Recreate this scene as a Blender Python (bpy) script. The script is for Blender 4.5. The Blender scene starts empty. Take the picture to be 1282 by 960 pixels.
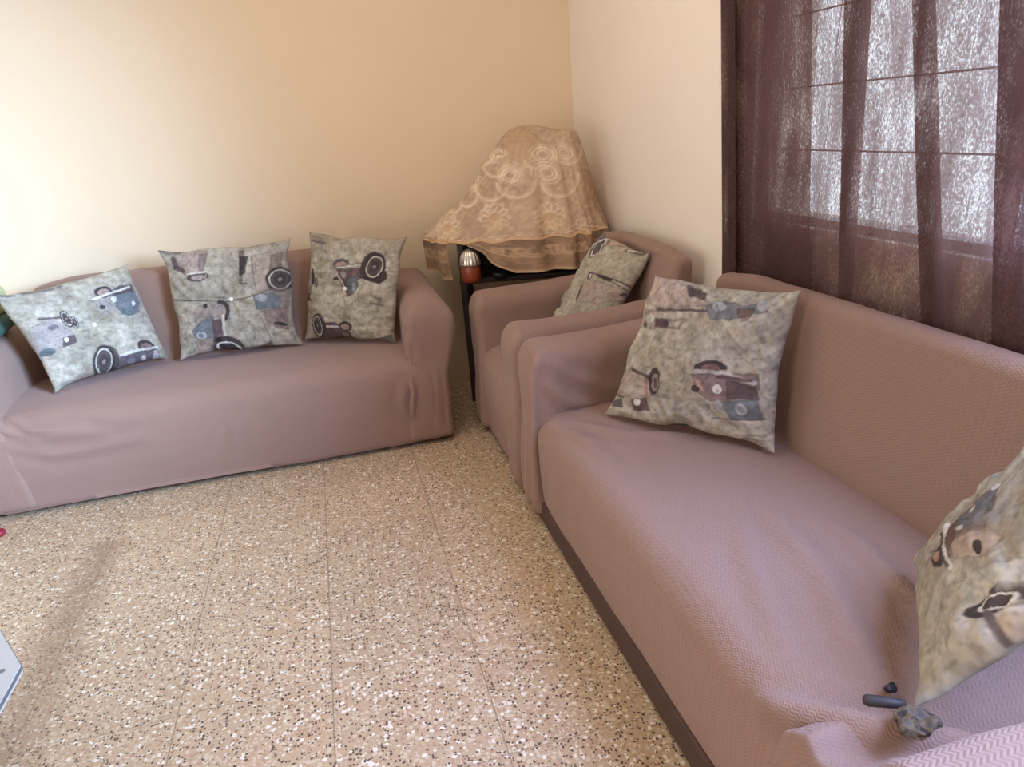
import bpy, bmesh, math, random
import numpy as np
from mathutils import Vector, Matrix

# ------------------------------------------------------------------ camera, world, light
S = bpy.context.scene
COL = S.collection
S.view_settings.view_transform = 'Standard'
S.view_settings.look = 'None'
S.view_settings.gamma = 1.0
S.view_settings.use_curve_mapping = False
S.view_settings.exposure = -0.12

CAM_H = 1.4
CR = ((0.9638511705528959, -0.15749695172741884, 0.2149084251963688),
      (-0.25513281973232343, -0.3130713485161578, 0.9148188755342274),
      (-0.07679951379563481, -0.9365794365321318, -0.34193682712733436))   # world axes in (right, down, forward)
cam_data = bpy.data.cameras.new('camera')
cam = bpy.data.objects.new('camera', cam_data); COL.objects.link(cam)
cam_data.sensor_width = 36.0
cam_data.lens = 25.273
cam_data.clip_start = 0.02
right = Vector((CR[0][0], CR[1][0], CR[2][0])); down = Vector((CR[0][1], CR[1][1], CR[2][1])); fwd = Vector((CR[0][2], CR[1][2], CR[2][2]))
m3 = Matrix((right, -down, -fwd)).transposed()
cam.matrix_world = Matrix.Translation((0, 0, CAM_H)) @ m3.to_4x4()
S.camera = cam

W = bpy.data.worlds.new('sky'); S.world = W; W.use_nodes = True
W.node_tree.nodes['Background'].inputs[0].default_value = (0.88, 0.93, 1.0, 1)
W.node_tree.nodes['Background'].inputs[1].default_value = 1.7

def area(name, loc, target, sx, sy, power, color, spread=180):
    L = bpy.data.lights.new(name, 'AREA'); L.shape = 'RECTANGLE'; L.size = sx; L.size_y = sy
    L.energy = power; L.color = color; L.spread = math.radians(spread)
    o = bpy.data.objects.new(name, L); COL.objects.link(o); o.location = loc
    d = Vector(target) - Vector(loc); o.rotation_euler = d.to_track_quat('-Z', 'Y').to_euler()
    return o
# sky light through the uncurtained half of the window (just outside the pane)
area('window_skylight', (1.75, 0.05, 1.75), (-2.5, 3.6, 0.9), 1.1, 1.1, 92, (0.45, 0.68, 1.0), 52)
area('window_daylight', (1.62, 0.15, 1.8), (0.75, 0.75, 0.4), 1.2, 1.1, 44, (0.42, 0.56, 1.0), 90)
# added fill lights: outside an unseen, added doorway at the left, and below the ceiling
area('doorway_fill', (-2.62, -0.15, 1.25), (1.2, 2.7, 1.2), 1.1, 2.0, 42, (1.0, 0.95, 0.90), 170)
area('ceiling_fill', (0.15, 2.35, 2.74), (0.15, 2.6, 0), 1.2, 1.2, 17, (1.0, 0.90, 0.78), 180)

S.cycles.max_bounces = 10
S.cycles.diffuse_bounces = 5
S.cycles.transparent_max_bounces = 16
S.cycles.use_denoising = True

# ------------------------------------------------------------------ helpers
def lin(r, g, b):
    f = lambda c: (c / 255) / 12.92 if c / 255 <= 0.04045 else ((c / 255 + 0.055) / 1.055) ** 2.4
    return (f(r), f(g), f(b), 1.0)

def tag(o, label, cat, group=None, kind=None):
    if label: o['label'] = label
    if cat: o['category'] = cat
    if group: o['group'] = group
    if kind: o['kind'] = kind
    return o

def mesh_obj(name, verts, faces, mat, parent=None, smooth=True, attr=None):
    me = bpy.data.meshes.new(name)
    me.from_pydata([tuple(map(float, v)) for v in verts], [], [tuple(int(i) for i in f) for f in faces])
    if smooth:
        me.polygons.foreach_set('use_smooth', [True] * len(me.polygons))
    if attr is not None:
        a = me.color_attributes.new('print', 'FLOAT_COLOR', 'POINT')
        a.data.foreach_set('color', np.concatenate([attr, np.ones((len(attr), 1))], 1).astype(np.float32).ravel())
    me.update()
    o = bpy.data.objects.new(name, me); COL.objects.link(o)
    if mat: me.materials.append(mat)
    if parent is not None: o.parent = parent
    return o

def empty(name, loc, rz=0):
    o = bpy.data.objects.new(name, None); COL.objects.link(o)
    o.location = loc; o.rotation_euler = (0, 0, rz); o.empty_display_size = 0.1
    return o

_rng = np.random.default_rng(7)
_LAT = _rng.random((32, 32, 32))
def vnoise(p, scale, off=0.0):
    q = np.asarray(p, float) * scale + off + 100.0
    i = np.floor(q).astype(int); f = q - i; f = f * f * (3 - 2 * f)
    r = 0
    for dx in (0, 1):
        for dy in (0, 1):
            for dz in (0, 1):
                w = (f[:, 0] if dx else 1 - f[:, 0]) * (f[:, 1] if dy else 1 - f[:, 1]) * (f[:, 2] if dz else 1 - f[:, 2])
                r = r + w * _LAT[(i[:, 0] + dx) % 32, (i[:, 1] + dy) % 32, (i[:, 2] + dz) % 32]
    return r * 2 - 1

def sstep(a, b, x):
    t = np.clip((x - a) / (b - a), 0, 1); return t * t * (3 - 2 * t)

def axis_pts(h, r, step):
    k = 5
    e = np.array([1 - math.cos(math.pi / 2 * i / k) for i in range(k)])   # 0..1 excl.
    lo = -h + r * np.array([1 - math.tan(math.pi / 4 * (1 - i / k)) for i in range(k)])
    n = max(2, int(round(2 * (h - r) / step)))
    mid = np.linspace(-h + r, h - r, n + 1)
    return np.concatenate([lo, mid, -lo[::-1]])

def round_block(x0, x1, y0, y1, z0, z1, r, step=0.03):
    """rounded box: returns verts, faces (quads), centred at its place"""
    h = np.array([x1 - x0, y1 - y0, z1 - z0]) / 2; c = np.array([x0 + x1, y0 + y1, z0 + z1]) / 2
    r = min(r, h.min() * 0.999)
    ax = [axis_pts(h[i], r, step) for i in range(3)]
    idx = {}; V = []; F = []
    def vid(p):
        k = (round(p[0], 6), round(p[1], 6), round(p[2], 6))
        if k not in idx:
            idx[k] = len(V); V.append(p)
        return idx[k]
    for a in range(3):
        b, d = (a + 1) % 3, (a + 2) % 3
        for s in (-1, 1):
            g = []
            for u in ax[b]:
                row = []
                for v in ax[d]:
                    p = [0, 0, 0]; p[a] = s * h[a]; p[b] = u; p[d] = v
                    row.append(vid(p))
                g.append(row)
            for i in range(len(ax[b]) - 1):
                for j in range(len(ax[d]) - 1):
                    q = (g[i][j], g[i + 1][j], g[i + 1][j + 1], g[i][j + 1])
                    F.append(q if s > 0 else q[::-1])
    V = np.array(V, float)
    core = np.clip(V, -(h - r), h - r)
    dlt = V - core; ln = np.linalg.norm(dlt, axis=1, keepdims=True); ln[ln == 0] = 1
    return core + r * dlt / ln + c, np.array(F)

def normals(V, F):
    n = np.cross(V[F[:, 2]] - V[F[:, 0]], V[F[:, 3]] - V[F[:, 1]])
    N = np.zeros_like(V)
    for k in range(4): np.add.at(N, F[:, k], n)
    l = np.linalg.norm(N, axis=1, keepdims=True); l[l == 0] = 1
    return N / l

def ridges(V, F, lines):
    """cloth folds: (points, width, height) polylines in 3D, height along the normal, fading at the ends"""
    N = normals(V, F); D = np.zeros(len(V))
    for pts, w, amp in lines:
        pts = np.array(pts, float); L = len(pts) - 1
        best = np.full(len(V), 9.0); tt = np.zeros(len(V))
        for i in range(L):
            a, b = pts[i], pts[i + 1]; ab = b - a
            t = np.clip(((V - a) @ ab) / (ab @ ab), 0, 1)
            d = np.linalg.norm(V - (a + t[:, None] * ab), axis=1)
            m = d < best; best[m] = d[m]; tt[m] = (i + t[m]) / L
        fade = np.sin(np.pi * np.clip(0.08 + 0.84 * tt, 0, 1)) ** 0.7
        D += 2.6 * amp * fade * (np.exp(-(best / w) ** 2) - 0.45 * np.exp(-((best - 2 * w) / (1.1 * w)) ** 2))
    return V + N * D[:, None]

def join(parts):
    V = []; F = []; n = 0
    for v, f in parts:
        V.append(np.asarray(v, float)); F.extend([tuple(i + n for i in q) for q in f]); n += len(v)
    return np.concatenate(V), F

def lathe(profile, n=32, c=(0, 0, 0), flute=0, fl=0.0):
    V = []; F = []
    for i, (r, z) in enumerate(profile):
        for k in range(n):
            a = 2 * math.pi * k / n
            rr = r * (1 + (fl * math.cos(flute * a) if flute else 0))
            V.append((c[0] + rr * math.cos(a), c[1] + rr * math.sin(a), c[2] + z))
    for i in range(len(profile) - 1):
        for k in range(n):
            F.append((i * n + k, i * n + (k + 1) % n, (i + 1) * n + (k + 1) % n, (i + 1) * n + k))
    F.append(tuple(range(n))[::-1]); F.append(tuple((len(profile) - 1) * n + k for k in range(n)))
    return np.array(V), F

def tube(pts, r, n=10):
    pts = [Vector(p) for p in pts]; V = []; F = []
    rs = r if isinstance(r, (list, tuple)) else [r] * len(pts)
    for i, p in enumerate(pts):
        t = (pts[min(i + 1, len(pts) - 1)] - pts[max(i - 1, 0)]).normalized()
        a = t.orthogonal().normalized() if i == 0 else (a - t * a.dot(t)).normalized()
        b = t.cross(a)
        for k in range(n):
            th = 2 * math.pi * k / n
            V.append(p + (a * math.cos(th) + b * math.sin(th)) * rs[i])
    for i in range(len(pts) - 1):
        for k in range(n):
            F.append((i * n + k, i * n + (k + 1) % n, (i + 1) * n + (k + 1) % n, (i + 1) * n + k))
    F.append(tuple(range(n))[::-1]); F.append(tuple((len(pts) - 1) * n + k for k in range(n)))
    return np.array([tuple(v) for v in V]), F

# ------------------------------------------------------------------ materials
def mat(name):
    m = bpy.data.materials.new(name); m.use_nodes = True
    nt = m.node_tree; return m, nt, nt.nodes['Principled BSDF']
def nd(nt, typ, **kw):
    n = nt.nodes.new(typ)
    for k, v in kw.items():
        if k in n.inputs.keys() if hasattr(n.inputs, 'keys') else False: n.inputs[k].default_value = v
        else: setattr(n, k, v)
    return n
def math_(nt, op, a, b=None):
    n = nt.nodes.new('ShaderNodeMath'); n.operation = op
    for i, x in enumerate((a, b)):
        if x is None: continue
        if isinstance(x, (int, float)): n.inputs[i].default_value = x
        else: nt.links.new(x, n.inputs[i])
    return n.outputs[0]
def mixc(nt, fac, a, b, mode='MIX'):
    n = nt.nodes.new('ShaderNodeMix'); n.data_type = 'RGBA'; n.blend_type = mode
    for s, x in ((n.inputs[0], fac), (n.inputs[6], a), (n.inputs[7], b)):
        if isinstance(x, (int, float, tuple)): s.default_value = x
        else: nt.links.new(x, s)
    return n.outputs[2]
def noise(nt, vec, scale, detail=3, rough=0.55):
    n = nt.nodes.new('ShaderNodeTexNoise'); n.inputs['Scale'].default_value = scale
    n.inputs['Detail'].default_value = detail; n.inputs['Roughness'].default_value = rough
    if vec is not None: nt.links.new(vec, n.inputs['Vector'])
    return n.outputs['Fac']
def ramp(nt, fac, stops):
    n = nt.nodes.new('ShaderNodeValToRGB'); e = n.color_ramp.elements
    while len(e) < len(stops): e.new(0.5)
    for el, (p, c) in zip(e, stops): el.position = p; el.color = c if isinstance(c, tuple) else (c, c, c, 1)
    nt.links.new(fac, n.inputs[0]); return n.outputs[0]
def bump(nt, p, h, strength, dist=0.01):
    b = nt.nodes.new('ShaderNodeBump'); b.inputs['Strength'].default_value = strength; b.inputs['Distance'].default_value = dist
    nt.links.new(h, b.inputs['Height']); nt.links.new(b.outputs[0], p.inputs['Normal'])
def objco(nt):
    return nt.nodes.new('ShaderNodeTexCoord').outputs['Object']

def plain(name, col, rough=0.6, metal=0.0, nscale=0, var=0.1, spec=0.5):
    m, nt, p = mat(name)
    p.inputs['Roughness'].default_value = rough; p.inputs['Metallic'].default_value = metal
    p.inputs['Specular IOR Level'].default_value = spec
    if nscale:
        f = noise(nt, objco(nt), nscale)
        d = tuple(c * (1 - var) for c in col[:3]) + (1,); l = tuple(min(1, c * (1 + var)) for c in col[:3]) + (1,)
        nt.links.new(mixc(nt, f, d, l), p.inputs['Base Color'])
    else:
        p.inputs['Base Color'].default_value = col
    return m

def wall_mat(name, col):
    m, nt, p = mat(name); co = objco(nt)
    f = noise(nt, co, 1.3, 4)
    c = mixc(nt, f, tuple(x * 0.95 for x in col[:3]) + (1,), tuple(min(1, x * 1.04) for x in col[:3]) + (1,))
    nt.links.new(c, p.inputs['Base Color'])
    p.inputs['Roughness'].default_value = 0.55; p.inputs['Specular IOR Level'].default_value = 0.35
    bump(nt, p, noise(nt, co, 55, 5, 0.6), 0.12, 0.004)
    return m

M_wall_back = wall_mat('cream_wall_paint', lin(234, 211, 181))
M_wall_side = wall_mat('pale_cream_wall_paint', lin(240, 226, 212))
M_ceil = wall_mat('white_ceiling_paint', lin(238, 232, 222))

def terrazzo():
    m, nt, p = mat('beige_terrazzo_tiles'); co = objco(nt)
    sep = nt.nodes.new('ShaderNodeSeparateXYZ'); nt.links.new(co, sep.inputs[0])
    T = 0.4
    tx = math_(nt, 'DIVIDE', math_(nt, 'ADD', sep.outputs[0], 0.98 + 4.0), T)
    ty = math_(nt, 'DIVIDE', math_(nt, 'ADD', sep.outputs[1], -2.08 + 6.0), T)
    fx = math_(nt, 'FRACT', tx); fy = math_(nt, 'FRACT', ty)
    ix = math_(nt, 'FLOOR', tx); iy = math_(nt, 'FLOOR', ty)
    cmb = nt.nodes.new('ShaderNodeCombineXYZ'); nt.links.new(ix, cmb.inputs[0]); nt.links.new(iy, cmb.inputs[1])
    wn = nt.nodes.new('ShaderNodeTexWhiteNoise'); nt.links.new(cmb.outputs[0], wn.inputs['Vector'])
    # shift the chip pattern per tile
    vadd = nt.nodes.new('ShaderNodeVectorMath'); vadd.operation = 'MULTIPLY_ADD'
    nt.links.new(wn.outputs['Color'], vadd.inputs[0]); vadd.inputs[1].default_value = (3, 3, 0); nt.links.new(co, vadd.inputs[2])
    v = vadd.outputs[0]
    # distort so chips are ragged
    dn = nt.nodes.new('ShaderNodeTexNoise'); dn.inputs['Scale'].default_value = 60; nt.links.new(v, dn.inputs['Vector'])
    vd = nt.nodes.new('ShaderNodeVectorMath'); vd.operation = 'MULTIPLY_ADD'
    nt.links.new(dn.outputs['Color'], vd.inputs[0]); vd.inputs[1].default_value = (0.012, 0.012, 0); nt.links.new(v, vd.inputs[2])
    v = vd.outputs[0]
    base = mixc(nt, noise(nt, v, 7, 4), lin(174, 150, 121), lin(192, 170, 141))
    base = mixc(nt, math_(nt, 'MULTIPLY', wn.outputs['Value'], 0.5), base, lin(206, 174, 138))
    base = mixc(nt, ramp(nt, noise(nt, v, 130, 2), [(0.42, 0.0), (0.6, 0.5)]), base, lin(176, 140, 112))
    def chips(scale, thr, keep, col, cur, off):
        vo = nt.nodes.new('ShaderNodeTexVoronoi'); vo.inputs['Scale'].default_value = scale; vo.voronoi_dimensions = '2D'
        sh = nt.nodes.new('ShaderNodeVectorMath'); sh.operation = 'ADD'; nt.links.new(v, sh.inputs[0]); sh.inputs[1].default_value = (off, off * 1.7, 0)
        nt.links.new(sh.outputs[0], vo.inputs['Vector'])
        s = nt.nodes.new('ShaderNodeSeparateColor'); nt.links.new(vo.outputs['Color'], s.inputs[0])
        rad = math_(nt, 'MULTIPLY', math_(nt, 'ADD', math_(nt, 'MULTIPLY', s.outputs[1], 0.7), 0.45), thr)
        a = math_(nt, 'LESS_THAN', vo.outputs['Distance'], rad)
        k = math_(nt, 'LESS_THAN', s.outputs[0], keep)
        return mixc(nt, math_(nt, 'MULTIPLY', a, k), cur, col)
    c = chips(85, 0.50, 0.5, lin(204, 184, 158), base, 1.3)
    c = chips(72, 0.42, 0.20, lin(228, 216, 198), c, 4.7)
    c = chips(85, 0.45, 0.25, lin(176, 142, 114), c, 2.9)
    c = chips(115, 0.40, 0.27, lin(84, 68, 60), c, 8.1)
    # joints
    def edge(f, w):
        a = math_(nt, 'LESS_THAN', f, w); b = math_(nt, 'GREATER_THAN', f, 1 - w)
        return math_(nt, 'MAXIMUM', a, b)
    g = math_(nt, 'MAXIMUM', edge(fx, 0.0045), edge(fy, 0.0030))
    c = mixc(nt, math_(nt, 'MULTIPLY', g, 0.65), c, lin(120, 98, 80))
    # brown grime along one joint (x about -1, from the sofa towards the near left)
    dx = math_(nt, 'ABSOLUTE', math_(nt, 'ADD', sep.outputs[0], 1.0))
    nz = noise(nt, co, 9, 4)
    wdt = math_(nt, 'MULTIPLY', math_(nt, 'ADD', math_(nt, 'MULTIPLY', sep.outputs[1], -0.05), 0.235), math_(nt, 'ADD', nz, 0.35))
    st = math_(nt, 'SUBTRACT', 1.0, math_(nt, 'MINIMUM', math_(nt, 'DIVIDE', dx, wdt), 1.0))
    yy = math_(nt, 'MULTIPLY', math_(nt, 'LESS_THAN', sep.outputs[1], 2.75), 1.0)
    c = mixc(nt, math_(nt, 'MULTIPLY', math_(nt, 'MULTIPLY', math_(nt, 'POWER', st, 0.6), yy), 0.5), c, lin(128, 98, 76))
    nt.links.new(c, p.inputs['Base Color'])
    nt.links.new(ramp(nt, noise(nt, co, 6, 4), [(0.3, 0.34), (0.75, 0.5)]), p.inputs['Roughness'])
    p.inputs['Specular IOR Level'].default_value = 0.45
    bump(nt, p, math_(nt, 'SUBTRACT', 1.0, g), 0.3, 0.002)
    return m
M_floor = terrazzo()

def slip_mat(name, col, zig=True):
    m, nt, p = mat(name); co = objco(nt)
    sep = nt.nodes.new('ShaderNodeSeparateXYZ'); nt.links.new(co, sep.inputs[0])
    u = math_(nt, 'ADD', sep.outputs[0], 0.0)
    v = math_(nt, 'ADD', sep.outputs[1], sep.outputs[2])
    tri = math_(nt, 'PINGPONG', u, 0.008)
    ph = math_(nt, 'MULTIPLY', math_(nt, 'ADD', v, tri), 2 * math.pi / 0.0095)
    w = math_(nt, 'ADD', math_(nt, 'MULTIPLY', math_(nt, 'SINE', ph), 0.5), 0.5)
    big = noise(nt, co, 2.2, 4)
    c = mixc(nt, big, tuple(x * 0.93 for x in col[:3]) + (1,), tuple(x * 1.05 for x in col[:3]) + (1,))
    c = mixc(nt, math_(nt, 'MULTIPLY', w, 0.14), c, tuple(x * 0.6 for x in col[:3]) + (1,))
    c = mixc(nt, math_(nt, 'MULTIPLY', noise(nt, co, 350, 2), 0.22), c, tuple(x * 0.7 for x in col[:3]) + (1,))
    nt.links.new(c, p.inputs['Base Color'])
    p.inputs['Roughness'].default_value = 0.92; p.inputs['Specular IOR Level'].default_value = 0.15
    p.inputs['Sheen Weight'].default_value = 0.25; p.inputs['Sheen Roughness'].default_value = 0.5
    p.inputs['Sheen Tint'].default_value = lin(225, 205, 205)
    bump(nt, p, math_(nt, 'ADD', w, math_(nt, 'MULTIPLY', noise(nt, co, 26, 4), 1.2)), 0.28, 0.004)
    return m
M_slip = slip_mat('mauve_stretch_slipcover', lin(150, 120, 107))
M_base = plain('dark_brown_base', lin(70, 46, 40), 0.6, nscale=30)
M_black = plain('black_plastic', lin(30, 28, 28), 0.5, nscale=40)

def print_mat(name, rough=0.85, weave=900):
    m, nt, p = mat(name)
    a = nt.nodes.new('ShaderNodeAttribute'); a.attribute_name = 'print'
    co = objco(nt)
    c = mixc(nt, math_(nt, 'MULTIPLY', noise(nt, co, 120, 4), 0.16), a.outputs['Color'], (0.12, 0.10, 0.08, 1))
    nt.links.new(c, p.inputs['Base Color'])
    p.inputs['Roughness'].default_value = rough; p.inputs['Specular IOR Level'].default_value = 0.2
    bump(nt, p, noise(nt, co, weave, 2), 0.15, 0.002)
    return m
M_print = print_mat('printed_cushion_cotton')
M_lace = print_mat('beige_lace', 0.9, 500)

def curtain_mat():
    m, nt, p = mat('sheer_brown_curtain'); co = objco(nt)
    nt.nodes.remove(p); out = nt.nodes['Material Output']
    mp = nt.nodes.new('ShaderNodeMapping'); nt.links.new(co, mp.inputs[0]); mp.inputs['Scale'].default_value = (1, 1, 0.5)
    sp = noise(nt, mp.outputs[0], 230, 4, 0.7)
    mp2 = nt.nodes.new('ShaderNodeMapping'); nt.links.new(co, mp2.inputs[0]); mp2.inputs['Scale'].default_value = (1, 1, 0.22)
    lg = noise(nt, mp2.outputs[0], 18, 4, 0.6)
    s = math_(nt, 'ADD', math_(nt, 'MULTIPLY', sp, 0.75), math_(nt, 'MULTIPLY', lg, 0.45))
    open_ = ramp(nt, s, [(0.46, 0.07), (0.60, 0.23), (0.74, 0.85)])
    col = mixc(nt, lg, lin(88, 66, 66), lin(120, 92, 90))
    df = nt.nodes.new('ShaderNodeBsdfDiffuse'); nt.links.new(col, df.inputs[0])
    tl = nt.nodes.new('ShaderNodeBsdfTranslucent'); nt.links.new(mixc(nt, 0.5, col, lin(168, 118, 110)), tl.inputs[0])
    mx = nt.nodes.new('ShaderNodeMixShader'); mx.inputs[0].default_value = 0.45
    nt.links.new(df.outputs[0], mx.inputs[1]); nt.links.new(tl.outputs[0], mx.inputs[2])
    tr = nt.nodes.new('ShaderNodeBsdfTransparent'); tr.inputs[0].default_value = (0.97, 0.94, 0.93, 1)
    m2 = nt.nodes.new('ShaderNodeMixShader'); nt.links.new(open_, m2.inputs[0])
    nt.links.new(mx.outputs[0], m2.inputs[1]); nt.links.new(tr.outputs[0], m2.inputs[2])
    nt.links.new(m2.outputs[0], out.inputs['Surface'])
    return m
M_curtain = curtain_mat()

def glass_mat(name, tint=(0.95, 0.98, 1, 1)):
    m, nt, p = mat(name); nt.nodes.remove(p); out = nt.nodes['Material Output']
    t = nt.nodes.new('ShaderNodeBsdfTransparent'); t.inputs[0].default_value = tint
    g = nt.nodes.new('ShaderNodeBsdfGlossy'); g.inputs['Roughness'].default_value = 0.03
    f = nt.nodes.new('ShaderNodeValue'); f.outputs[0].default_value = 0.05
    x = nt.nodes.new('ShaderNodeMixShader'); nt.links.new(f.outputs[0], x.inputs[0])
    nt.links.new(t.outputs[0], x.inputs[1]); nt.links.new(g.outputs[0], x.inputs[2]); nt.links.new(x.outputs[0], out.inputs['Surface'])
    return m
M_glass = glass_mat('window_glass')
M_alu = plain('white_window_frame', lin(190, 186, 180), 0.4, nscale=20, var=0.04)
M_iron = plain('iron_bar', lin(150, 142, 138), 0.5, 0.1, nscale=40)

# ------------------------------------------------------------------ room shell
XW, YW, XL, YF, ZC, TH = 1.42, 4.03, -2.35, -1.15, 2.8, 0.22
def box(x0, x1, y0, y1, z0, z1):
    V = np.array([(x, y, z) for x in (x0, x1) for y in (y0, y1) for z in (z0, z1)], float)
    F = [(0, 1, 3, 2), (4, 6, 7, 5), (0, 4, 5, 1), (2, 3, 7, 6), (0, 2, 6, 4), (1, 5, 7, 3)]
    return V, F
def struct(name, parts, m, label=None):
    V, F = join(parts); o = mesh_obj(name, V, F, m, smooth=False); o['kind'] = 'structure'
    return o
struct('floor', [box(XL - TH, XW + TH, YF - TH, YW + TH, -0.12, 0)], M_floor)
struct('ceiling', [box(XL - TH, XW + TH, YF - TH, YW + TH, ZC, ZC + 0.12)], M_ceil)
struct('wall_back', [box(XL - TH, XW + TH, YW, YW + TH, 0, ZC)], M_wall_back)
struct('wall_left', [box(XL - TH, XL, YF, -0.7, 0, ZC), box(XL - TH, XL, 0.4, YW, 0, ZC), box(XL - TH, XL, -0.7, 0.4, 2.1, ZC)], M_wall_back)
WY0, WY1, WZ0, WZ1 = -0.55, 2.24, 1.025, 2.3
struct('wall_right', [box(XW, XW + TH, YF, WY0, 0, ZC), box(XW, XW + TH, WY1, YW, 0, ZC),
                      box(XW, XW + TH, WY0, WY1, 0, WZ0), box(XW, XW + TH, WY0, WY1, WZ1, ZC)], M_wall_side)
struct('wall_front', [box(XL - TH, XW + TH, YF - TH, YF, 0, ZC)], M_wall_side)
# window: frame, mullions, pane, security bars
fx0, fx1 = XW + 0.03, XW + 0.07
wf = [box(fx0, fx1, WY0, WY1, WZ0, WZ0 + 0.025), box(fx0, fx1, WY0, WY1, WZ1 - 0.05, WZ1)]
for y in (WY0 + 0.025, 0.38, 1.285, WY1 - 0.025):
    wf.append(box(fx0, fx1, y - 0.025, y + 0.025, WZ0, WZ1))
win = struct('window_1', wf, M_alu)
mesh_obj('window_pane', *box(fx0 + 0.02, fx0 + 0.026, WY0 + 0.02, WY1 - 0.02, WZ0 + 0.02, WZ1 - 0.02), M_glass, win, smooth=False)
for z in (1.24, 1.43, 1.64, 1.86, 2.08):
    V, F = tube([(fx1 + 0.04, WY0, z), (fx1 + 0.04, WY1, z)], 0.0028, 8)
    mesh_obj('security_bar', V, F, M_iron, win)

# ------------------------------------------------------------------ curtains
def curtain(name, path_top, path_bot, z_top, z_bot, ripple, label, seed, nz=110):
    """path_*: list of (y, dx) stations, same count; cloth is lofted between them with small gathers"""
    pt, pb = np.array(path_top, float), np.array(path_bot, float)
    seg = np.abs(np.diff(pt[:, 0])) + np.abs(np.diff(pt[:, 1]))
    s = np.concatenate([[0], np.cumsum(seg)]); n = int(s[-1] / 0.008)
    ss = np.linspace(0, s[-1], n)
    V = []
    for k in range(nz):
        t = k / (nz - 1); z = z_top + (z_bot - z_top) * t
        q = np.clip((1.64 - z) / (1.64 - 1.0), -0.6, 1.6)
        st = pt + (pb - pt) * q
        y = np.interp(ss, s, st[:, 0]); x = np.interp(ss, s, st[:, 1])
        ker = np.ones(5) / 5
        y2 = np.convolve(np.pad(y, 2, 'edge'), ker, 'valid'); x2 = np.convolve(np.pad(x, 2, 'edge'), ker, 'valid')
        P = np.stack([ss * 9, np.full(n, z * 0.7), np.full(n, seed)], 1)
        a = vnoise(P, 1.0) * ripple + vnoise(P * 2.3, 1.0, 7) * ripple * 0.5
        g = 0.5 + 1.4 * (1 - sstep(0.7, 1.25, z))
        V.append(np.stack([1.383 + x2 + a * g, y2 + 0.3 * a, np.full(n, z)], 1))
    V = np.concatenate(V)
    V[:, 0] = np.minimum(V[:, 0], XW - 0.003)
    F = [(k * n + i, k * n + i + 1, (k + 1) * n + i + 1, (k + 1) * n + i) for k in range(nz - 1) for i in range(n - 1)]
    o = mesh_obj(name, V, F, M_curtain)
    return tag(o, label, 'curtain', 'window curtains')
curtain('curtain',
        [(2.405, 0.0), (2.285, -0.006), (2.39, -0.014), (2.275, -0.020), (2.38, 0.008), (2.275, 0.012), (2.10, -0.004), (1.905, -0.008)],
        [(2.375, 0.0), (2.24, -0.006), (2.355, -0.014), (2.235, -0.020), (2.35, 0.008), (2.24, 0.012), (2.05, -0.004), (1.85, -0.008)],
        2.40, 0.50, 0.006, 'narrow brown curtain panel with dark folded edge nearest the bare wall', 3.1)
curtain('curtain',
        [(2.27, 0.014), (2.05, 0.014), (1.815, 0.012), (1.797, 0.006), (1.812, 0.002), (1.785, 0.004), (1.675, -0.004), (1.785, -0.012), (1.675, -0.018), (1.650, -0.008), (1.636, -0.004), (1.650, 0.0), (1.56, 0.004), (1.485, -0.002), (1.565, -0.010), (1.485, -0.016),
         (1.335, 0.006), (1.22, -0.002), (1.33, -0.012), (1.10, -0.016), (0.98, 0.0)],
        [(2.24, 0.014), (1.98, 0.014), (1.868, 0.012), (1.846, 0.006), (1.866, 0.002), (1.725, 0.004), (1.66, -0.004), (1.725, -0.012), (1.65, -0.018), (1.618, -0.008), (1.600, -0.004), (1.618, 0.0), (1.45, 0.004), (1.36, -0.002), (1.45, -0.010), (1.36, -0.016),
         (1.245, 0.006), (1.13, -0.002), (1.24, -0.012), (1.02, -0.016), (0.93, 0.0)],
        2.40, 0.50, 0.007, 'wide sheer brown curtain panel glowing with daylight above the right sofa', 9.4)
V, F = tube([(1.375, 2.55, 2.42), (1.375, 0.2, 2.42)], 0.012, 12)
rod = mesh_obj('curtain_rod', V, F, M_iron)
tag(rod, 'thin dark curtain rod across the top of the window', 'curtain rod')
for y in (2.5, 0.25):
    V, F = tube([(1.375, y, 2.42), (XW, y, 2.42)], 0.009, 8); mesh_obj('bracket', V, F, M_iron, rod)

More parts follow.
